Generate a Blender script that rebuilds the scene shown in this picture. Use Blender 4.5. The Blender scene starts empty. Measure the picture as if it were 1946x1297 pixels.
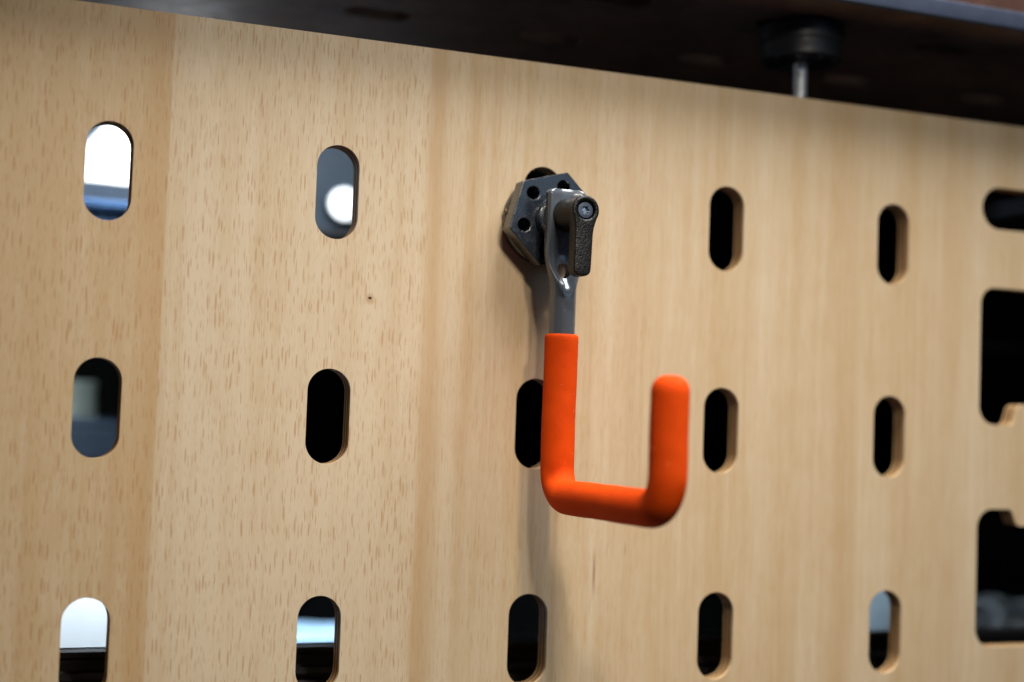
import bpy, bmesh, math, random
from mathutils import Vector, Matrix, noise
random.seed(7)
S = 0.12                      # one pitch of the perforated panel, in metres; all lengths below are in pitches
scene = bpy.context.scene
col = scene.collection

# ------------------------------------------------------------------ camera
cam = bpy.data.cameras.new("camera")
cam.sensor_width = 36.0
cam.lens = 52.92
cam.clip_start = 0.01
cam.clip_end = 50.0
cam.dof.use_dof = True
cam.dof.focus_distance = 6.70 * S
cam.dof.aperture_fstop = 2.6
cam.dof.aperture_blades = 9
camo = bpy.data.objects.new("camera", cam)
col.objects.link(camo)
rgt = Vector((0.92583, -0.37626, 0.03564))
upv = Vector((-0.05424, -0.03894, 0.99777))
fwd = Vector((0.37404, 0.92569, 0.05646))
m = Matrix((rgt, upv, -fwd)).transposed().to_4x4()
m.translation = Vector((-2.7654, -6.5206, -0.0151)) * S
camo.matrix_world = m
scene.camera = camo

# ------------------------------------------------------------------ light
world = bpy.data.worlds.new("World")
scene.world = world
world.use_nodes = True
wb = world.node_tree.nodes["Background"]
wb.inputs[0].default_value = (0.55, 0.72, 1.0, 1)
wb.inputs[1].default_value = 0.035

def area(name, loc, target, size, power, color, shape='DISK', size_y=None, spread=180):
    l = bpy.data.lights.new(name, 'AREA')
    l.shape = shape
    l.size = size * S
    if size_y: l.size_y = size_y * S
    l.energy = power
    l.spread = math.radians(spread)
    l.color = color
    o = bpy.data.objects.new(name, l)
    col.objects.link(o)
    o.location = Vector(loc) * S
    o.rotation_euler = (Vector(target) - Vector(loc)).to_track_quat('-Z', 'Y').to_euler()
    return o
area("ceiling_lamp", (-1.30, -6.6, 5.5), (-0.15, 0, -1.20), 0.52, 0.50, (1.0, 0.915, 0.79), spread=76)
area("ceiling_lamp", (-0.30, -6.6, 3.7), (0.60, 0, -1.45), 0.52, 0.53, (1.0, 0.915, 0.79), spread=76)
area("cool_fill", (4.3, -9.5, 4.6), (0, 0, 0.5), 4.5, 1.0, (0.50, 0.73, 1.0), 'RECTANGLE', 4.0)  # unseen area lamp added for cool fill and reflections on the clamp
area("roof_lamp", (1.9, -2.2, 8.5), (1.7, -1.0, 0), 6.0, 27.0, (0.97, 0.97, 1.0), 'RECTANGLE', 2.8)
# added unseen fills, under worktop and rear shelves, to brighten objects behind the panel
area("bay_fill", (-1.2, 1.80, 2.10), (-1.2, 2.9, 0.7), 2.4, 0.55, (0.78, 0.89, 1.0), 'RECTANGLE', 0.2)
area("bay_fill", (-1.9, 2.40, 0.60), (-1.65, 4.6, -0.05), 0.6, 0.13, (0.85, 0.96, 1.0), 'RECTANGLE', 0.2, spread=80)
area("bay_fill", (0.9, 2.5, -0.47), (0.9, 2.9, -1.75), 7.2, 2.7, (0.78, 0.90, 1.0), 'RECTANGLE', 0.25)

vs = scene.view_settings
vs.view_transform = 'Standard'
vs.look = 'None'
vs.exposure = 0.0
vs.gamma = 1.0
vs.use_curve_mapping = False
scene.render.engine = 'CYCLES'

# ------------------------------------------------------------------ material helpers
def newmat(name):
    mt = bpy.data.materials.new(name)
    mt.use_nodes = True
    nt = mt.node_tree
    return mt, nt, nt.nodes["Principled BSDF"]
class N:
    def __init__(s, nt): s.nt = nt
    def node(s, t, **kw):
        n = s.nt.nodes.new(t)
        for k, v in kw.items(): setattr(n, k, v)
        return n
    def link(s, a, b): s.nt.links.new(a, b)
    def put(s, sock, v):
        if isinstance(v, bpy.types.NodeSocket): s.link(v, sock)
        else: sock.default_value = v
    def math(s, op, a, b=0.0, c=0.0, clamp=False):
        n = s.node('ShaderNodeMath', operation=op); n.use_clamp = clamp
        s.put(n.inputs[0], a); s.put(n.inputs[1], b)
        if len(n.inputs) > 2: s.put(n.inputs[2], c)
        return n.outputs[0]
    def ramp(s, v, a, b, lo=0.0, hi=1.0):
        n = s.node('ShaderNodeMapRange', interpolation_type='SMOOTHSTEP')
        s.put(n.inputs[0], v); s.put(n.inputs[1], a); s.put(n.inputs[2], b); s.put(n.inputs[3], lo); s.put(n.inputs[4], hi)
        return n.outputs[0]
    def mix(s, f, a, b, blend='MIX'):
        n = s.node('ShaderNodeMix', data_type='RGBA', blend_type=blend)
        s.put(n.inputs[0], f); s.put(n.inputs[6], a); s.put(n.inputs[7], b)
        return n.outputs[2]
    def pos(s):                      # world position in panel pitches
        g = s.node('ShaderNodeNewGeometry')
        v = s.node('ShaderNodeVectorMath', operation='SCALE'); s.link(g.outputs['Position'], v.inputs[0]); v.inputs['Scale'].default_value = 1 / S
        return v.outputs[0]
    def scaled(s, v, sc, off=(0, 0, 0)):
        n = s.node('ShaderNodeMapping'); s.link(v, n.inputs[0]); n.inputs['Scale'].default_value = sc; n.inputs['Location'].default_value = off
        return n.outputs[0]
    def noise(s, v, scale=1.0, detail=2.0, rough=0.5, dist=0.0):
        n = s.node('ShaderNodeTexNoise'); s.link(v, n.inputs['Vector']); n.inputs['Scale'].default_value = scale
        n.inputs['Detail'].default_value = detail; n.inputs['Roughness'].default_value = rough; n.inputs['Distortion'].default_value = dist
        return n.outputs[0]
    def bump(s, h, strength, dist, bsdf):
        n = s.node('ShaderNodeBump'); n.inputs['Strength'].default_value = strength; n.inputs['Distance'].default_value = dist
        s.put(n.inputs['Height'], h); s.link(n.outputs[0], bsdf.inputs['Normal'])

def simple(name, color, rough=0.5, metal=0.0, var=0.12, vscale=6.0, bump=0.0, bscale=60.0, coat=0.0, rvar=0.08, spec=0.5):
    mt, nt, b = newmat(name); k = N(nt); p = k.pos()
    n1 = k.noise(p, vscale, 4, 0.6)
    f = k.ramp(n1, 0.3, 0.7, 1 - var, 1 + var)
    c = k.mix(1.0, (*color, 1), f, 'MULTIPLY')
    k.link(c, b.inputs['Base Color'])
    n2 = k.noise(p, vscale * 3.1, 4, 0.65)
    k.put(b.inputs['Roughness'], k.ramp(n2, 0.3, 0.75, max(rough - rvar, 0.02), rough + rvar))
    b.inputs['Metallic'].default_value = metal
    b.inputs['Specular IOR Level'].default_value = spec
    b.inputs['Coat Weight'].default_value = coat
    b.inputs['Coat Roughness'].default_value = 0.08
    if bump: k.bump(k.noise(p, bscale, 3, 0.6), bump, 0.0004, b)
    return mt
def emitter(name, color, strength):
    mt, nt, b = newmat(name)
    b.inputs['Base Color'].default_value = (0.8, 0.8, 0.8, 1)
    b.inputs['Emission Color'].default_value = (*color, 1)
    b.inputs['Emission Strength'].default_value = strength
    return mt

# ------------------------------------------------------------------ beech veneer
def veneer_material():
    mt, nt, b = newmat("beech_veneer"); k = N(nt); p = k.pos()
    oi = k.node('ShaderNodeObjectInfo')
    sp = k.node('ShaderNodeSeparateColor'); k.link(oi.outputs['Color'], sp.inputs[0])
    tone, fleck_amt, stripe_amt = sp.outputs
    # slow wander of the grain
    wn = k.node('ShaderNodeTexNoise'); wn.inputs['Scale'].default_value = 1.0; wn.inputs['Detail'].default_value = 2
    k.link(k.scaled(p, (1.6, 1, 0.9)), wn.inputs['Vector'])
    wob = k.node('ShaderNodeVectorMath', operation='MULTIPLY_ADD')
    k.link(wn.outputs['Color'], wob.inputs[0]); wob.inputs[1].default_value = (0.05, 0, 0.0); k.link(p, wob.inputs[2])
    q = wob.outputs[0]
    # leaf offset so every veneer leaf has its own figure
    off = k.node('ShaderNodeVectorMath', operation='MULTIPLY_ADD')
    k.link(oi.outputs['Color'], off.inputs[0]); off.inputs[1].default_value = (37, 0, 91); k.link(q, off.inputs[2])
    q = off.outputs[0]
    broad = k.noise(k.scaled(q, (4.5, 1, 0.22)), 1.0, 3, 0.55)
    mid = k.noise(k.scaled(q, (26, 1, 0.7)), 1.0, 3, 0.6)
    fine = k.noise(k.scaled(q, (130, 1, 5.0)), 1.0, 3, 0.65)
    mott = k.noise(k.scaled(q, (9, 1, 5)), 1.0, 3, 0.6)
    light = (0.700, 0.552, 0.365, 1); dark = (0.575, 0.395, 0.205, 1)
    t = k.math('ADD', k.math('MULTIPLY', k.ramp(broad, 0.3, 0.7), 0.55), k.math('MULTIPLY', k.ramp(mid, 0.3, 0.7), 0.30))
    t = k.math('ADD', t, k.math('MULTIPLY', k.ramp(fine, 0.3, 0.7), 0.36))
    t = k.math('ADD', t, k.math('MULTIPLY', k.ramp(mott, 0.35, 0.7), 0.16))
    t = k.math('ADD', k.math('SUBTRACT', t, 0.82), k.math('MULTIPLY', tone, 1.2), clamp=True)
    c = k.mix(t, light, dark)
    # ray flecks: short spindle marks along the grain, in two sizes
    def flecks(sx, sz, seed, lo, hi, keep):
        v = k.node('ShaderNodeTexVoronoi', voronoi_dimensions='2D', feature='F1')
        tw = k.node('ShaderNodeTexNoise'); tw.inputs['Scale'].default_value = 1; k.link(k.scaled(q, (14, 1, 14), (seed, 0, seed)), tw.inputs['Vector'])
        tv = k.node('ShaderNodeVectorMath', operation='MULTIPLY_ADD'); k.link(tw.outputs['Color'], tv.inputs[0]); tv.inputs[1].default_value = (0.007, 0, 0.0); k.link(q, tv.inputs[2])
        cb = k.node('ShaderNodeSeparateXYZ'); k.link(tv.outputs[0], cb.inputs[0])
        cc = k.node('ShaderNodeCombineXYZ')
        k.link(k.math('MULTIPLY', cb.outputs[0], sx), cc.inputs[0]); k.link(k.math('MULTIPLY', cb.outputs[2], sz), cc.inputs[1])
        k.link(cc.outputs[0], v.inputs['Vector']); v.inputs['Scale'].default_value = 1.0
        s3 = k.node('ShaderNodeSeparateColor'); k.link(v.outputs['Color'], s3.inputs[0])
        size = k.ramp(s3.outputs[0], 0.0, 1.0, lo, hi)
        on = k.math('GREATER_THAN', s3.outputs[1], keep)
        d = k.math('DIVIDE', v.outputs['Distance'], size)
        mk = k.ramp(d, 0.55, 1.0, 1.0, 0.0)
        return k.math('MULTIPLY', k.math('MULTIPLY', mk, on), k.ramp(s3.outputs[2], 0, 1, 0.45, 1.0))
    f1 = flecks(60, 7.0, 3.0, 0.13, 0.34, 0.20)
    f2 = flecks(104, 12.5, 11.0, 0.12, 0.34, 0.22)
    fl = k.math('ADD', f1, k.math('MULTIPLY', f2, 0.6), clamp=True)
    flm = k.math('MULTIPLY', fl, fleck_amt, clamp=True)
    c = k.mix(k.math('MULTIPLY', flm, 0.70), c, (0.43, 0.205, 0.072, 1))
    # long soft stripes of the quieter leaves
    st = k.noise(k.scaled(q, (17, 1, 0.12)), 1.0, 2, 0.5)
    c = k.mix(k.math('MULTIPLY', k.ramp(st, 0.52, 0.72), k.math('MULTIPLY', stripe_amt, 0.55)), c, (0.500, 0.300, 0.140, 1))
    # darker bands beside some of the leaf joints
    sxb = k.node('ShaderNodeSeparateXYZ'); k.link(p, sxb.inputs[0])
    for (x, wd, a) in ((-1.80, 0.10, 0.40), (-0.535, 0.085, 0.45), (-0.36, 0.05, 0.2), (0.46, 0.12, 0.22), (1.72, 0.12, 0.25), (2.35, 0.20, 0.15)):
        dd = k.math('ABSOLUTE', k.math('DIVIDE', k.math('SUBTRACT', k.math('ADD', sxb.outputs[0], k.math('MULTIPLY', k.math('SUBTRACT', mott, 0.5), 0.06)), x), wd))
        c = k.mix(k.math('MULTIPLY', k.ramp(dd, 0.1, 1.0, 1.0, 0.0), a), c, (0.50, 0.29, 0.115, 1))
    # a pin knot and a few mineral streaks
    sx = k.node('ShaderNodeSeparateXYZ'); k.link(p, sx.inputs[0]); X, Z = sx.outputs[0], sx.outputs[2]
    def spot(x, z, rx, rz, inner=0.3):
        dx = k.math('DIVIDE', k.math('SUBTRACT', X, x), rx); dz = k.math('DIVIDE', k.math('SUBTRACT', Z, z), rz)
        r = k.math('SQRT', k.math('ADD', k.math('MULTIPLY', dx, dx), k.math('MULTIPLY', dz, dz)))
        return k.ramp(r, inner, 1.0, 1.0, 0.0)
    c = k.mix(k.math('MULTIPLY', spot(-0.829, 0.535, 0.030, 0.034), 0.55), c, (0.42, 0.21, 0.08, 1))
    c = k.mix(spot(-0.829, 0.539, 0.0120, 0.0085, 0.4), c, (0.03, 0.012, 0.006, 1))
    for (x, z, rx, rz, a) in ((0.331, -0.70, 0.010, 0.16, 0.75), (0.493, -0.587, 0.008, 0.05, 0.4), (-2.52, 1.49, 0.011, 0.06, 0.8),
                              (0.24, -0.45, 0.006, 0.10, 0.25), (1.25, 0.35, 0.006, 0.12, 0.3), (-1.38, 0.62, 0.006, 0.05, 0.35)):
        c = k.mix(k.math('MULTIPLY', spot(x, z, rx, rz, 0.0), a), c, (0.22, 0.09, 0.03, 1))
    k.link(c, b.inputs['Base Color'])
    k.put(b.inputs['Roughness'], k.ramp(fine, 0.25, 0.75, 0.40, 0.54))
    b.inputs['Specular IOR Level'].default_value = 0.35
    h = k.math('SUBTRACT', k.math('MULTIPLY', fine, 0.6), k.math('MULTIPLY', flm, 0.6))
    k.bump(h, 0.22, 0.0003, b)
    return mt

def ply_material(name, a, b2):
    mt, nt, b = newmat(name); k = N(nt); p = k.pos()
    n = k.noise(k.scaled(p, (30, 60, 9)), 1.0, 4, 0.6)
    n2 = k.noise(k.scaled(p, (6, 20, 5)), 1.0, 3, 0.6)
    c = k.mix(k.ramp(k.math('ADD', k.math('MULTIPLY', n, 0.6), k.math('MULTIPLY', n2, 0.4)), 0.3, 0.7), (*a, 1), (*b2, 1))
    k.link(c, b.inputs['Base Color']); b.inputs['Roughness'].default_value = 0.65
    b.inputs['Specular IOR Level'].default_value = 0.25
    k.bump(n, 0.4, 0.0004, b)
    return mt

M = {}
M['veneer'] = veneer_material()
M['ply_light'] = ply_material("birch_ply_light", (0.55, 0.36, 0.165), (0.43, 0.26, 0.11))
M['ply_dark'] = ply_material("birch_ply_dark", (0.19, 0.088, 0.032), (0.115, 0.050, 0.018))
M['zinc_black'] = simple("black_moulding", (0.011, 0.015, 0.022), 0.25, 0.0, 0.25, 9, 0.08, 220, 0.0, 0.10, 0.95)
M['tube'] = simple("grey_lacquer", (0.078, 0.089, 0.102), 0.24, 0.0, 0.06, 12, 0.03, 150, 0.12, 0.05, 0.55)
M['lever'] = simple("black_textured", (0.0065, 0.006, 0.0055), 0.34, 0.0, 0.2, 20, 1.0, 120, 0.0, 0.08, 0.30)
M['steel'] = simple("bright_steel", (0.82, 0.82, 0.82), 0.22, 1.0, 0.1, 20)
M['rod'] = simple("zinc_rod", (0.72, 0.74, 0.75), 0.45, 0.8, 0.2, 14, 0.4, 90)
M['screw'] = simple("blued_screw", (0.085, 0.105, 0.145), 0.42, 0.35, 0.1, 30, 0.1, 200)
M['rubber'] = simple("black_rubber", (0.012, 0.013, 0.015), 0.5, 0.0, 0.2, 10)
M['brass'] = simple("brass_grub", (0.22, 0.17, 0.12), 0.35, 1.0, 0.2, 30)
M['alu'] = simple("anodised_edge", (0.060, 0.072, 0.105), 0.40, 0.35, 0.06, 8)
M['under'] = simple("brown_underside", (0.150, 0.092, 0.064), 0.62, 0.0, 0.25, 3, 0.1, 60)
M['redwood'] = simple("red_brown_wood", (0.050, 0.020, 0.011), 0.55, 0.0, 0.3, 5)
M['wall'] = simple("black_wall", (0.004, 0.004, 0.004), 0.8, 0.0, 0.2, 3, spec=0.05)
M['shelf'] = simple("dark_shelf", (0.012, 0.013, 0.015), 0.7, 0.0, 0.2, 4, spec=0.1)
M['profile'] = simple("black_anodised", (0.016, 0.016, 0.018), 0.30, 0.0, 0.05, 6, rvar=0.02, spec=0.7)
M['slate'] = simple("slate_blue_plastic", (0.100, 0.130, 0.165), 0.5, 0.0, 0.1, 4)
M['blue'] = simple("blue_plastic", (0.10, 0.24, 0.52), 0.45, 0.0, 0.1, 6)
M['navy'] = simple("navy_plastic", (0.014, 0.032, 0.066), 0.5, 0.0, 0.1, 6)
M['greyjar'] = simple("grey_green_tin", (0.32, 0.37, 0.34), 0.45, 0.0, 0.1, 6)
M['white'] = simple("white_plastic", (0.80, 0.82, 0.84), 0.45, 0.0, 0.03, 4)
M['cloth'] = simple("pale_blue_cloth", (0.40, 0.60, 0.82), 0.8, 0.0, 0.1, 8, 0.4, 60)
M['greybox'] = simple("grey_blue_box", (0.17, 0.215, 0.245), 0.6, 0.0, 0.05, 4)
M['lightpanel'] = emitter("lit_panel", (1.0, 0.99, 0.95), 1.6)
M['puck'] = emitter("lit_lamp", (0.90, 0.97, 1.0), 2.2)

def orange_material():
    mt, nt, b = newmat("orange_foam"); k = N(nt); p = k.pos()
    n = k.noise(p, 5.0, 4, 0.6); fine = k.noise(p, 130.0, 3, 0.7)
    c = k.mix(k.ramp(n, 0.3, 0.7), (0.74, 0.070, 0.0028, 1), (0.66, 0.056, 0.0022, 1))
    speck = k.noise(k.scaled(p, (1, 1, 1), (5, 3, 1)), 70.0, 1, 0.5)
    c = k.mix(k.math('MULTIPLY', k.ramp(speck, 0.76, 0.82), 0.6), c, (0.95, 0.35, 0.12, 1))
    k.link(c, b.inputs['Base Color'])
    b.inputs['Roughness'].default_value = 0.75
    b.inputs['Specular IOR Level'].default_value = 0.08
    b.inputs['Sheen Weight'].default_value = 0.0
    b.inputs['Sheen Tint'].default_value = (1, 0.45, 0.2, 1)
    k.bump(fine, 0.45, 0.0004, b)
    return mt
M['orange'] = orange_material()
def bag_material():
    mt, nt, b = newmat("clear_film"); k = N(nt)
    b.inputs['Base Color'].default_value = (0.75, 0.82, 0.86, 1); b.inputs['Roughness'].default_value = 0.06
    b.inputs['Alpha'].default_value = 0.30
    return mt
M['film'] = bag_material()

# ------------------------------------------------------------------ mesh helpers (absolute coordinates, in pitches)
def thing(name, label, cat, base=(0, 0, 0), group=None):
    o = bpy.data.objects.new(name, None); col.objects.link(o)
    o.location = Vector(base) * S
    o.empty_display_size = 0.02
    o["label"] = label; o["category"] = cat
    if group: o["group"] = group
    return o
def absloc(o):
    v = Vector((0, 0, 0))
    while o: v += o.location; o = o.parent
    return v
def add_mesh(name, me, mat, parent=None, origin=None, smooth=False, angle=None):
    """me holds absolute coordinates in pitches; moved so the object's origin sits at `origin`."""
    me.name = name
    for pl in me.polygons: pl.use_smooth = smooth
    org = Vector(origin) * S if origin is not None else (absloc(parent) if parent else Vector((0, 0, 0)))
    me.transform(Matrix.Scale(S, 4)); me.transform(Matrix.Translation(-org))
    for mm in (mat if isinstance(mat, (list, tuple)) else [mat]): me.materials.append(mm)
    if angle is not None:
        me.set_sharp_from_angle(angle=math.radians(angle))
    o = bpy.data.objects.new(name, me); col.objects.link(o)
    if parent: o.parent = parent; o.location = org - absloc(parent)
    else: o.location = org
    return o
def tag(o, label, cat, group=None):
    o["label"] = label; o["category"] = cat
    if group: o["group"] = group
    return o
def mesh_from(bm):
    bmesh.ops.recalc_face_normals(bm, faces=bm.faces)
    me = bpy.data.meshes.new("m"); bm.to_mesh(me); bm.free(); return me
def plate(loops, y0, y1, bevel=0.0, res=2, plane='xz'):
    """outlines (first outer, rest holes) in x,z extruded from y0 (front) to y1."""
    cu = bpy.data.curves.new("c", 'CURVE'); cu.dimensions = '2D'; cu.fill_mode = 'BOTH'
    for lp in loops:
        sp = cu.splines.new('POLY'); sp.points.add(len(lp) - 1)
        for pt, (a, b) in zip(sp.points, lp): pt.co = (a, b, 0, 1)
        sp.use_cyclic_u = True
    cu.bevel_depth = bevel; cu.bevel_resolution = res; cu.offset = -bevel
    cu.extrude = abs(y1 - y0) / 2 - bevel
    o = bpy.data.objects.new("c", cu); col.objects.link(o)
    dg = bpy.context.evaluated_depsgraph_get()
    me = bpy.data.meshes.new_from_object(o.evaluated_get(dg))
    bpy.data.objects.remove(o); bpy.data.curves.remove(cu)
    c = (y0 + y1) / 2
    for v in me.vertices:
        a, b, d = v.co
        v.co = (a, c + d, b) if plane == 'xz' else (a, b, c + d)
    bm = bmesh.new(); bm.from_mesh(me); bpy.data.meshes.remove(me)
    bmesh.ops.remove_doubles(bm, verts=bm.verts, dist=1e-5)
    return mesh_from(bm)
def circle(cx, cz, r, n=48, rz=None, ph=0.0):
    rz = rz or r
    return [(cx + r * math.cos(ph + 2 * math.pi * i / n), cz + rz * math.sin(ph + 2 * math.pi * i / n)) for i in range(n)]
def stadium(cx, cz, w, h, n=24):
    pts = []
    if h >= w:
        r = w / 2; e = h / 2 - r
        for i in range(n + 1): a = math.pi * i / n; pts.append((cx + r * math.cos(a), cz + e + r * math.sin(a)))
        for i in range(n + 1): a = math.pi + math.pi * i / n; pts.append((cx + r * math.cos(a), cz - e + r * math.sin(a)))
    else:
        r = h / 2; e = w / 2 - r
        for i in range(n + 1): a = -math.pi / 2 + math.pi * i / n; pts.append((cx + e + r * math.cos(a), cz + r * math.sin(a)))
        for i in range(n + 1): a = math.pi / 2 + math.pi * i / n; pts.append((cx - e + r * math.cos(a), cz + r * math.sin(a)))
    return pts
def rounded(pts, radii, n=8):
    """polygon with rounded corners (works for convex and concave corners)."""
    out = []; L = len(pts)
    for i in range(L):
        p = Vector(pts[i]); a = (Vector(pts[i - 1]) - p); b = (Vector(pts[(i + 1) % L]) - p)
        r = radii[i] if isinstance(radii, (list, tuple)) else radii
        if r <= 0: out.append(tuple(p)); continue
        a.normalize(); b.normalize()
        half = a.angle(b) / 2; d = r / math.tan(half)
        p0 = p + a * d; p1 = p + b * d
        c = p + (a + b).normalized() * (r / math.sin(half))
        a0 = math.atan2(p0.y - c.y, p0.x - c.x); a1 = math.atan2(p1.y - c.y, p1.x - c.x)
        da = (a1 - a0 + math.pi) % (2 * math.pi) - math.pi
        for j in range(n + 1):
            t = a0 + da * j / n; out.append((c.x + r * math.cos(t), c.y + r * math.sin(t)))
    return out
def box_mesh(x0, x1, y0, y1, z0, z1, bevel=0.0, seg=2):
    bm = bmesh.new(); bmesh.ops.create_cube(bm, size=1)
    for v in bm.verts:
        v.co = (x0 + (v.co.x + .5) * (x1 - x0), y0 + (v.co.y + .5) * (y1 - y0), z0 + (v.co.z + .5) * (z1 - z0))
    if bevel: bmesh.ops.bevel(bm, geom=bm.edges[:], offset=bevel, segments=seg, profile=0.5, affect='EDGES')
    return mesh_from(bm)
def lathe(profile, center, axis='y', n=56, close=True):
    """profile: (distance along axis, radius)."""
    bm = bmesh.new(); rings = []
    for d, r in profile:
        ring = []
        for i in range(n):
            a = 2 * math.pi * i / n
            if axis == 'y': co = (center[0] + r * math.cos(a), d, center[1] + r * math.sin(a))
            else: co = (center[0] + r * math.cos(a), center[1] + r * math.sin(a), d)
            ring.append(bm.verts.new(co))
        rings.append(ring)
    for a, b in zip(rings, rings[1:]):
        for i in range(n): bm.faces.new((a[i], a[(i + 1) % n], b[(i + 1) % n], b[i]))
    if close: bm.faces.new(rings[0]); bm.faces.new(rings[-1])
    return mesh_from(bm)
def smooth01(a, b, x):
    t = min(max((x - a) / (b - a), 0), 1); return t * t * (3 - 2 * t)
def boolean_cut(me, cutter):
    a = bpy.data.objects.new("a", me); b = bpy.data.objects.new("b", cutter); col.objects.link(a); col.objects.link(b)
    md = a.modifiers.new("x", 'BOOLEAN'); md.operation = 'DIFFERENCE'; md.solver = 'EXACT'; md.object = b
    dg = bpy.context.evaluated_depsgraph_get()
    r = bpy.data.meshes.new_from_object(a.evaluated_get(dg))
    bpy.data.objects.remove(a); bpy.data.objects.remove(b)
    bpy.data.meshes.remove(me); bpy.data.meshes.remove(cutter)
    return r

# ------------------------------------------------------------------ the perforated plywood panel
PX0, PX1, PZ0, PZ1 = -4.6, 5.6, -2.70, 1.714
HW, HH, ROW, THICK = 0.1974, 0.4246, 1.0053, 0.099
VEN = 0.012
seams = [PX0, -2.93, -1.752, -0.575, 0.562, 1.811, PX1]
def holes_between(x0, x1):
    hs = []
    for c in range(-4, 3):
        if x0 < c < x1:
            for r in range(-2, 2): hs.append(stadium(c, r * ROW, HW, HH))
    if x0 < 2.6 < x1:
        for k in (0, 1):
            o = k * 1.65
            hs.append(stadium(2.572 + 0.45 + o, 1.2535, 0.90, 0.229))
            xa, xb = 2.573 + o, 3.473 + o; ta, tb = 2.800 + o, 3.246 + o
            hs.append(rounded([(xa, .084), (ta, .084), (ta + .035, .200), (tb - .035, .200), (tb, .084), (xb, .084), (xb, .822), (xa, .822)],
                              [.10, .045, .05, .05, .045, .10, .09, .09]))
            hs.append(rounded([(xa, -1.097), (xb, -1.097), (xb, -.366), (tb, -.366), (tb - .035, -.455), (ta + .035, -.455), (ta, -.366), (xa, -.366)],
                              [.10, .10, .10, .035, .04, .04, .035, .10]))
    return hs
panel = thing("plywood_panel", "pale beech plywood panel with rows of upright oval holes", "panel", (0.5, 0.05, PZ0))
tones = [(0.5, 0.9, 0.2), (0.86, 0.85, 0.35), (0.26, 0.75, 0.0), (0.52, 0.36, 0.75), (0.60, 0.16, 0.2), (0.60, 0.10, 0.18)]
for i in range(6):
    g = 0.0
    x0, x1 = seams[i] + g, seams[i + 1] - g
    lp = [[(x0, PZ0), (x1, PZ0), (x1, PZ1), (x0, PZ1)]] + holes_between(x0, x1)
    o = add_mesh("veneer_leaf", plate(lp, 0.0, VEN, 0.0, 0), M['veneer'], panel)
    o.color = (*tones[i], 1)
NL = 5
lay_t = (THICK - VEN) / NL
base_loops = [[(PX0, PZ0), (PX1, PZ0), (PX1, PZ1), (PX0, PZ1)]] + holes_between(PX0, PX1)
first = None
for i in range(NL):
    if first is None:
        first = add_mesh("ply_layer", plate(base_loops, VEN, VEN + lay_t, 0.0008, 0), M['ply_light'], panel)
        lay2 = first.data.copy(); lay2.materials.clear(); lay2.materials.append(M['ply_dark'])
        bl = first.location.copy()
    else:
        o = bpy.data.objects.new("ply_layer", first.data if i % 2 == 0 else lay2); col.objects.link(o)
        o.parent = panel; o.location = bl + Vector((0, i * lay_t * S, 0))
        o.scale = (1, 1, 1)

# ------------------------------------------------------------------ the hook
AZ = 0.952                                       # height of the clamp axis
hook = thing("tool_hook", "orange foam covered J-shaped hook with grey tube end and hexagonal black clamp", "hook", (0, 0, AZ))
# flange and hexagonal base plate
fl = add_mesh("flange", lathe([(-0.001, 0.196), (-0.008, 0.204), (-0.054, 0.204), (-0.062, 0.198)], (0, AZ)), M['zinc_black'], hook, smooth=True, angle=40)
hexo = [(0.232 * math.cos(math.radians(15 + 60 * i)), AZ + 0.232 * math.sin(math.radians(15 + 60 * i))) for i in range(6)]
hexh = [circle(0.157 * math.cos(math.radians(15 + 60 * i)), AZ + 0.157 * math.sin(math.radians(15 + 60 * i)), 0.031, 32) for i in range(6)]
add_mesh("hexagonal_plate", plate([rounded(hexo, 0.012, 4)] + hexh, -0.150, -0.062, 0.0045, 2), M['zinc_black'], hook)
# grub screw in the side of the flange
ga = math.radians(172)
gs = lathe([(0.0, 0.017), (0.008, 0.017), (0.010, 0.014), (0.010, 0.008), (0.003, 0.007)], (0, 0), 'z', 20)
gs.transform(Matrix.Translation((0.200 * math.cos(ga), -0.036, AZ + 0.200 * math.sin(ga))) @ Matrix.Rotation(-ga, 4, 'Y') @ Matrix.Rotation(math.pi / 2, 4, 'Y'))
add_mesh("grub_screw", gs, M['brass'], fl, smooth=True, angle=40)
# spacer and washers between plate and tube
add_mesh("spacer", lathe([(-0.148, 0.098), (-0.164, 0.098), (-0.168, 0.094), (-0.168, 0.03)], (0, AZ)), M['zinc_black'], hook, smooth=True, angle=40)
for d0 in (-0.1685, -0.187, -0.2055):
    add_mesh("washer", lathe([(d0, 0.030), (d0, 0.082), (d0 - 0.003, 0.088), (d0 - 0.011, 0.088), (d0 - 0.014, 0.082), (d0 - 0.014, 0.030)], (0, AZ), close=True), M['steel'], hook, smooth=True, angle=40)
add_mesh("stud", lathe([(-0.38, 0.026), (0.20, 0.026)], (0, AZ), n=24), M['steel'], hook, smooth=True, angle=40)
add_mesh("clamp_nut", plate([rounded([(-.16, AZ - .16), (.16, AZ - .16), (.16, AZ + .16), (-.16, AZ + .16)], .03)], THICK + 0.0015, THICK + 0.06, 0.004, 1), M['zinc_black'], hook)

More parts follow.
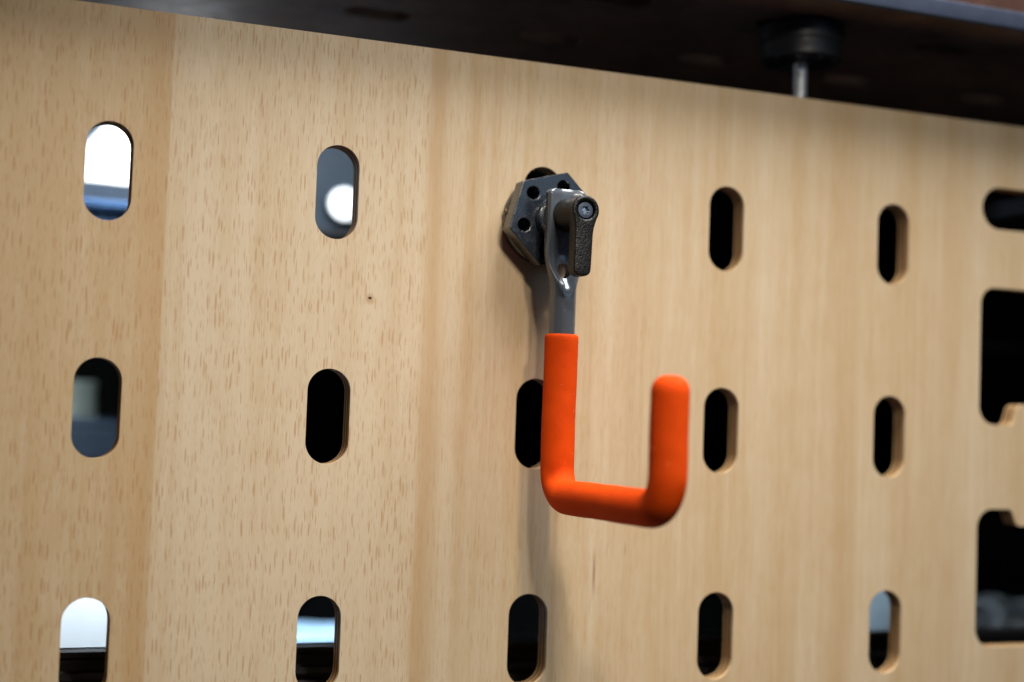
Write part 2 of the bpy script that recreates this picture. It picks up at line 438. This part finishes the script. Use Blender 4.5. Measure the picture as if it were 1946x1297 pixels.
# tube with its pressed flat end
TD = 0.275; TR = 0.060
def tube_mesh():
    bm = bmesh.new(); nz, na = 130, 96; rings = []
    z0, z1 = 0.34, 1.072
    for j in range(nz + 1):
        z = z0 + (z1 - z0) * j / nz
        f = smooth01(0.60, 0.80, z)
        w = TR + 0.033 * f
        # rounded upper corners
        e = (z1 - z) / 0.026
        if e < 1: w -= 0.026 * (1 - math.sqrt(max(0, 1 - (1 - e) ** 2)))
        ring = []
        for i in range(na):
            a = 2 * math.pi * i / na
            ca, sa = math.cos(a), math.sin(a)
            n = 2 + 1.2 * f
            x = w * math.copysign(abs(ca) ** (2 / n), ca)
            hy = math.copysign(abs(sa) ** (2 / n), sa)
            # front is sa<0 ; back stays near the tube's rear, flattened
            if sa <= 0:
                d = TD + (0.060 - 0.020 * f) * (-hy)
                # pressed-in front: a concave seat
                u = x / w
                press = TD + 0.075 - 0.085 * smooth01(0.555 + 0.060 * u * u, 0.71 + 0.030 * u * u, z) + 0.022 * smooth01(0.80, 0.95, z) + 0.034 * abs(u) ** 2.5
                press -= 0.016 * math.exp(-((z - 0.775) / 0.05) ** 2) * (1 - u * u)
                kk = 0.026
                hmix = min(max(0.5 + 0.5 * (press - d) / kk, 0), 1)
                d = press * (1 - hmix) + d * hmix - kk * hmix * (1 - hmix)
            else:
                d = TD - (0.060 - 0.006 * f) * hy
            if e < 1: d = 0.247 + (d - 0.247) * (1 - 0.25 * (1 - e) ** 2)
            ring.append(bm.verts.new((x, -d, z)))
        rings.append(ring)
    for a, b in zip(rings, rings[1:]):
        for i in range(na): bm.faces.new((a[i], a[(i + 1) % na], b[(i + 1) % na], b[i]))
    bm.faces.new(rings[0]); bm.faces.new(rings[-1])
    me = mesh_from(bm)
    cut = lathe([(-0.5, 0.030), (0.0, 0.030)], (0.002, 0.0), n=40)
    for v in cut.vertices: v.co.z = v.co.z * 1.22 + 0.700
    return boolean_cut(me, cut)
tube = add_mesh("tube", tube_mesh(), M['tube'], hook, smooth=True, angle=48)

# orange sleeve swept along the J
def sleeve_mesh():
    RD, ZB, DT, ZT = 0.135, -0.322, 1.335, 0.205
    R = 0.0765
    pts = []
    zt = 0.408
    for i in range(41): pts.append((TD, zt + (ZB + RD - zt) * i / 40))
    for i in range(1, 17): a = math.pi / 2 * i / 16; pts.append((TD + RD - RD * math.cos(a), ZB + RD - RD * math.sin(a)))
    for i in range(1, 31): pts.append((TD + RD + (DT - TD - 2 * RD) * i / 30, ZB))
    for i in range(1, 17): a = math.pi / 2 * i / 16; pts.append((DT - RD + RD * math.sin(a), ZB + RD - RD * math.cos(a)))
    zend = ZT - 0.070
    for i in range(1, 25): pts.append((DT, ZB + RD + (zend - ZB - RD) * i / 24))
    path = [(p, 1.0) for p in pts]
    for i in range(1, 11):
        a = math.pi / 2 * i / 10
        path.append(((DT, zend + 0.070 * math.sin(a)), max(0.02, math.cos(a) ** 0.72)))
    bm = bmesh.new(); na = 64; rings = []
    # lip of the sleeve
    lip = [((TD, zt - 0.03), 0.79), ((TD, zt - 0.001), 0.80), ((TD, zt + 0.0005), 0.84), ((TD, zt - 0.0005), 0.90), ((TD, zt - 0.004), 0.955), ((TD, zt - 0.010), 0.985)]
    full = lip + [x for x in path if not (abs(x[0][0] - TD) < 1e-9 and x[0][1] > zt - 0.012)]
    for j, ((d, z), s) in enumerate(full):
        if j < 7: tg = Vector((0, 0, -1))
        elif s < 0.999: tg = Vector((0, 0, 1))
        else:
            d0, z0_ = full[max(j - 1, 0)][0]; d1, z1_ = full[min(j + 1, len(full) - 1)][0]
            tg = Vector((0, -(d1 - d0), z1_ - z0_)).normalized()
        u = Vector((1, 0, 0)); v = tg.cross(u)
        c = Vector((0, -d, z)); ring = []
        for i in range(na):
            a = 2 * math.pi * i / na
            dr = u * math.cos(a) + v * math.sin(a)
            p = c + dr * R * s
            w = noise.noise(p * 6) * 0.0022 + noise.noise(p * 17 + Vector((3, 1, 7))) * 0.0009
            r = R * s
            # foam crumples on the inside of the bends
            for (bd, bz, sg) in ((TD + RD, ZB + RD, 1), (DT - RD, ZB + RD, -1)):
                q = Vector((0, -bd, bz)); t = (p - q).length
                w += -0.006 * math.exp(-(t / 0.06) ** 2) * math.cos(t * 95)
            q = Vector((-0.045, -0.335, -0.235)); w -= 0.010 * math.exp(-((p - q).length / 0.035) ** 2)
            ring.append(bm.verts.new(c + dr * (r + w * (1 if s > 0.6 else s))))
        rings.append(ring)
    for a, b in zip(rings, rings[1:]):
        for i in range(na): bm.faces.new((a[i], a[(i + 1) % na], b[(i + 1) % na], b[i]))
    bm.faces.new(rings[-1])
    return mesh_from(bm)
add_mesh("foam_sleeve", sleeve_mesh(), M['orange'], hook, smooth=True)

# clamp lever: hub, arm, screw
hub = lathe([(-0.268, 0.050), (-0.268, 0.070), (-0.274, 0.074), (-0.300, 0.0735), (-0.36, 0.069), (-0.44, 0.0615), (-0.470, 0.0605), (-0.470, 0.002)], (0, AZ), n=64)
lv = add_mesh("clamp_lever", hub, M['lever'], hook, smooth=True, angle=38)
def arm_outline():
    right = [(0.0520, -0.050), (0.0465, -0.074), (0.0440, -0.100), (0.0435, -0.15), (0.0430, -0.20), (0.0425, -0.255)]
    end = []
    for i in range(1, 12):
        a = math.pi * i / 12; end.append((0.0425 * math.cos(a), -0.257 - 0.040 * math.sin(a) ** 0.7))
    left = [(-x, z) for x, z in right][::-1]
    top = [(0.0655 * math.cos(math.radians(t)), 0.0655 * math.sin(math.radians(t))) for t in range(212, -33, -8)]
    return top + right + end + left
arm = plate([arm_outline(), circle(0, 0, 0.0415, 48)], -0.500, -0.428, 0.010, 4)
for v in arm.vertices:                       # the arm rises a little towards its end
    v.co.y -= 0.012 * smooth01(0.06, 0.29, -v.co.z)
arm.transform(Matrix.Translation((0, 0, AZ)) @ Matrix.Rotation(math.radians(3.0), 4, 'Y'))
add_mesh("arm", arm, M['lever'], lv, smooth=True, angle=42)
# screw head with six-lobed recess
lob = []
for i in range(72):
    a = 2 * math.pi * i / 72; lob.append(((0.0150 + 0.0030 * math.cos(6 * a)) * math.cos(a), AZ + (0.0150 + 0.0030 * math.cos(6 * a)) * math.sin(a)))
sc = add_mesh("screw", plate([circle(0, AZ, 0.0360, 48), lob], -0.492, -0.474, 0.002, 2), M['screw'], lv, smooth=True, angle=45)
add_mesh("recess", lathe([(-0.4765, 0.0005), (-0.4765, 0.020), (-0.4705, 0.020)], (0, AZ), n=24), M['steel'], sc)

# ------------------------------------------------------------------ worktop above, with its foot
WZ = 2.15
wt = thing("worktop_board", "dark brown slotted board overhead with grey metal front edge", "board", (0.5, 2.4, WZ))
slots = []
for r in range(4):
    for c in range(-5, 6): slots.append(stadium(0.48 + c, 0.235 + 0.86 * r, 0.37, 0.17, 12))
add_mesh("board", plate([[(-5.5, -0.268), (6.5, -0.268), (6.5, 4.9), (-5.5, 4.9)]] + slots, WZ, WZ + 0.085, 0.003, 1, 'xy'), M['under'], wt)
add_mesh("slot_light_block", box_mesh(-5.5, 6.5, -0.262, 0.545, WZ + 0.0855, WZ + 0.0915), M['under'], wt)  # unseen sheet added to block light from above, so the slots stay dark
prof = rounded([(-0.300, WZ - 0.004), (-0.2690, WZ - 0.004), (-0.2690, WZ + 0.092), (-0.300, WZ + 0.092)], [0.010, 0.002, 0.002, 0.010], 5)
def extrude_x(prof, x0, x1):
    bm = bmesh.new()
    a = [bm.verts.new((x0, y, z)) for y, z in prof]; b = [bm.verts.new((x1, y, z)) for y, z in prof]
    n = len(prof)
    for i in range(n): bm.faces.new((a[i], a[(i + 1) % n], b[(i + 1) % n], b[i]))
    bm.faces.new(a); bm.faces.new(b)
    return mesh_from(bm)
add_mesh("edge_band", extrude_x(prof, -5.5, 6.5), M['alu'], wt, smooth=True, angle=40)
ub = add_mesh("back_board", box_mesh(-5.5, 6.5, 0.55, 0.70, WZ + 0.0855, WZ + 1.6, 0.01), M['redwood'], origin=(0.5, 0.62, WZ + 0.087))
tag(ub, "red-brown wooden board standing on the overhead board behind its metal edge", "board")

FX, FY = 1.535, 0.20
foot = thing("levelling_foot", "black round levelling foot on a steel rod rising behind the panel", "foot", (FX, FY, 1.45))
add_mesh("threaded_rod", lathe([(1.45, 0.036), (1.945, 0.036), (1.955, 0.040), (2.00, 0.040), (2.02, 0.034), (2.03, 0.034)], (FX, FY), 'z', 32), M['rod'], foot, smooth=True, angle=40)
pad = add_mesh("pad", lathe([(1.950, 0.045), (1.950, 0.195), (1.962, 0.208), (2.040, 0.212), (2.046, 0.218), (2.128, 0.222), (2.140, 0.210), (2.149, 0.20)], (FX, FY), 'z', 56), M['rubber'], foot, smooth=True, angle=40)
for i in range(10):
    a = 2 * math.pi * i / 10
    r = box_mesh(-0.012, 0.012, 0.05, 0.19, 1.938, 1.9495, 0.003, 1)
    r.transform(Matrix.Translation((FX, FY, 0)) @ Matrix.Rotation(a, 4, 'Z'))
    add_mesh("rib", r, M['rubber'], pad)
nut = add_mesh("bracket", box_mesh(FX - 0.16, FX + 0.16, THICK + 0.003, 0.36, 1.40, 1.52, 0.01), M['rubber'], foot)

# ------------------------------------------------------------------ behind the panel
def struct(name, me, mat, origin=None):
    o = add_mesh(name, me, mat, origin=origin); o["kind"] = "structure"; return o
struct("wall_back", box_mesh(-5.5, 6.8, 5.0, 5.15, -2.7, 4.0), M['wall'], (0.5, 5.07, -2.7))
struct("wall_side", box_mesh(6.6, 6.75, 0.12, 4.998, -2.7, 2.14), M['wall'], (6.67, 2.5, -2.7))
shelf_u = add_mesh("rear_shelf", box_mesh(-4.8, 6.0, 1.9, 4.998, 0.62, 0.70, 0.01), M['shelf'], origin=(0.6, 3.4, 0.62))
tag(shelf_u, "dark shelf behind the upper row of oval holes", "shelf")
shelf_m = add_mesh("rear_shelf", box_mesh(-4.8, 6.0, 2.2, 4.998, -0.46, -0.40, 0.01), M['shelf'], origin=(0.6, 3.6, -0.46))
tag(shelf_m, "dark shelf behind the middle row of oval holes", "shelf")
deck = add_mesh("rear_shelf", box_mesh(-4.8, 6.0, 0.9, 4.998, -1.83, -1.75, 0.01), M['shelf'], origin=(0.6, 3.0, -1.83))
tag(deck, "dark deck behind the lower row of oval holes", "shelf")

# black aluminium rail close behind the lowest holes
ry = 0.46
def rail_profile():
    t = -1.075
    p = [(ry, t), (ry - .02, t - .010), (ry - .02, t - .028), (ry, t - .032), (ry, t - .040), (ry - .012, t - .046), (ry - .012, t - .056), (ry + .02, t - .060),
         (ry + .02, t - .098), (ry - .01, t - .104), (ry - .03, t - .128), (ry - .03, t - .134), (ry + .01, t - .140), (ry + .01, t - .158), (ry - .03, t - .162),
         (ry - .05, t - .24), (ry - .05, t - .30), (ry + .01, t - .305), (ry + .01, t - .40), (ry - .04, t - .41), (ry - .04, t - .60), (ry + .06, t - .60), (ry + .06, t)]
    return p
rail = add_mesh("aluminium_rail", extrude_x(rail_profile(), -4.6, 5.6), M['profile'], origin=(0.5, ry, -1.705))
tag(rail, "black grooved metal rail seen through the lowest row of oval holes", "rail")

# upper bay
bb = thing("storage_box", "blue plastic box seen through the upper left oval hole", "box", (-1.75, 2.5, 0.70))
add_mesh("body", box_mesh(-2.6, -1.05, 2.25, 3.2, 0.701, 1.12, 0.03), M['blue'], bb)
add_mesh("lid", box_mesh(-2.63, -1.02, 2.22, 3.23, 1.121, 1.19, 0.02), M['blue'], bb)
lp = thing("light_panel", "bright white light panel in a slate frame standing on blue box", "lamp", (-1.7, 2.45, 1.19))
add_mesh("frame", plate([[(-2.35, 1.192), (-1.05, 1.192), (-1.05, 2.08), (-1.62, 2.08), (-2.35, 1.25)], [(-1.98, 1.305), (-1.12, 1.290), (-1.12, 2.00), (-1.46, 2.00), (-1.98, 1.385)]], 2.36, 2.52, 0.006, 1), M['slate'], lp)
add_mesh("diffuser", plate([[(-2.05, 1.27), (-1.10, 1.27), (-1.10, 2.03), (-1.50, 2.03), (-2.05, 1.39)]], 2.44, 2.50, 0.0), M['lightpanel'], lp)
sb = thing("storage_box", "slate blue box seen through the upper hole beside the hook clamp", "box", (-0.1, 3.6, 0.70))
add_mesh("body", box_mesh(-0.85, 0.42, 3.1, 4.4, 0.701, 1.90, 0.03), M['slate'], sb)
add_mesh("lid", box_mesh(-0.88, 0.45, 3.07, 4.43, 1.901, 1.98, 0.02), M['slate'], sb)
pk = thing("puck_lamp", "round white glowing lamp on the slate blue box", "lamp", (-0.13, 3.1, 1.405))
add_mesh("housing", lathe([(3.098, 0.125), (3.02, 0.125), (3.012, 0.118), (3.012, 0.108), (3.03, 0.106)], (-0.13, 1.405)), M['slate'], pk, smooth=True, angle=40)
add_mesh("diffuser", lathe([(3.028, 0.105), (3.012, 0.100), (3.004, 0.07), (3.001, 0.01)], (-0.13, 1.405)), M['puck'], pk, smooth=True)
tc = thing("shade_block", "low black case in front of the slate blue box, standing in for shade", "case", (-0.3, 2.3, 0.70))  # black block added where only shade falls, low before the slate box
add_mesh("body", box_mesh(-0.86, 0.3, 2.1, 2.95, 0.701, 0.93, 0.02), M['rubber'], tc)
add_mesh("lid", box_mesh(-0.87, 0.31, 2.09, 2.96, 0.931, 1.11, 0.03), M['rubber'], tc)

# middle bay
nb = thing("storage_box", "navy blue box seen through the middle left oval hole", "box", (-1.5, 4.2, -0.40))
add_mesh("body", box_mesh(-2.3, -0.9, 3.8, 4.5, -0.399, -0.13, 0.02), M['navy'], nb)
add_mesh("lid", box_mesh(-2.32, -0.88, 3.78, 4.52, -0.129, -0.06, 0.02), M['navy'], nb)
jar = thing("tin_can", "grey-green tin behind the navy blue box", "tin", (-1.66, 4.75, -0.40))
add_mesh("body", lathe([(-0.399, 0.20), (-0.39, 0.21), (0.08, 0.21), (0.10, 0.20), (0.12, 0.20)], (-1.66, 4.75), 'z', 40), M['greyjar'], jar, smooth=True, angle=40)
add_mesh("lid", lathe([(0.121, 0.21), (0.19, 0.21), (0.20, 0.20)], (-1.66, 4.75), 'z', 40), M['greyjar'], jar, smooth=True, angle=40)

# lower bay
wbx = thing("storage_box", "brightly lit white box seen through the lowest left oval hole", "box", (-1.8, 3.3, -1.75))
add_mesh("body", box_mesh(-2.6, -1.15, 2.95, 3.9, -1.749, -0.95, 0.03), M['white'], wbx)
add_mesh("lid", box_mesh(-2.63, -1.12, 2.92, 3.93, -0.949, -0.86, 0.02), M['white'], wbx)
def cloth_layer(z0, z1, seed):
    bm = bmesh.new(); nx, ny = 36, 14
    x0, x1, y0, y1 = -0.85, 0.40, 2.75, 3.5
    for lay, zz in ((0, z0), (1, z1)):
        for j in range(ny + 1):
            for i in range(nx + 1):
                x = x0 + (x1 - x0) * i / nx; y = y0 + (y1 - y0) * j / ny
                ed = min(i, nx - i, j, ny - j)
                zc = (z0 + z1) / 2
                z = zz + (noise.noise(Vector((x * 3.3, y * 3, seed))) * 0.030 if lay else 0)
                if ed == 0: z = zc + (z - zc) * 0.3
                bm.verts.new((x, y, z))
    bm.verts.ensure_lookup_table(); W = nx + 1; T = (nx + 1) * (ny + 1)
    for j in range(ny):
        for i in range(nx):
            a = j * W + i
            bm.faces.new([bm.verts[k] for k in (a, a + 1, a + 1 + W, a + W)])
            bm.faces.new([bm.verts[k + T] for k in (a, a + 1, a + 1 + W, a + W)])
    rim = [(i, 0) for i in range(nx)] + [(nx, j) for j in range(ny)] + [(nx - i, ny) for i in range(nx)] + [(0, ny - j) for j in range(ny)]
    idx = [j * W + i for i, j in rim]
    for a, b in zip(idx, idx[1:] + idx[:1]): bm.faces.new([bm.verts[k] for k in (a, b, b + T, a + T)])
    return mesh_from(bm)
cl = thing("folded_cloth", "pale blue folded cloth seen through a lower oval hole above the rail", "cloth", (-0.2, 3.1, -1.75))
for i in range(4):
    add_mesh("fold", cloth_layer(-1.749 + 0.098 * i, -1.665 + 0.098 * i, i * 3.7), M['cloth'], cl, smooth=True)
gb = thing("storage_box", "grey-blue box seen through the lowest oval hole on the shaded side", "box", (4.2, 3.4, -1.75))
add_mesh("body", box_mesh(3.7, 4.55, 3.05, 3.9, -1.749, -0.9, 0.03), M['greybox'], gb)
add_mesh("lid", box_mesh(3.68, 4.57, 3.03, 3.92, -0.899, -0.82, 0.02), M['greybox'], gb)
def bag_mesh():
    bm = bmesh.new(); bmesh.ops.create_icosphere(bm, subdivisions=4, radius=1)
    for v in bm.verts:
        n = v.co.normalized()
        f = 1 + 0.35 * noise.noise(n * 2.3) + 0.22 * abs(noise.noise(n * 5.1 + Vector((4, 2, 9)))) - 0.12 * abs(noise.noise(n * 11))
        v.co = Vector((4.05 + n.x * 0.62 * f, 1.55 + n.y * 0.42 * f, -1.42 + n.z * 0.36 * f))
        v.co.z = max(v.co.z, -1.748)
    return mesh_from(bm)
bag = add_mesh("plastic_bag", bag_mesh(), M['film'], origin=(4.05, 1.55, -1.75))
tag(bag, "crumpled clear plastic bag behind the notched square cutout", "bag")
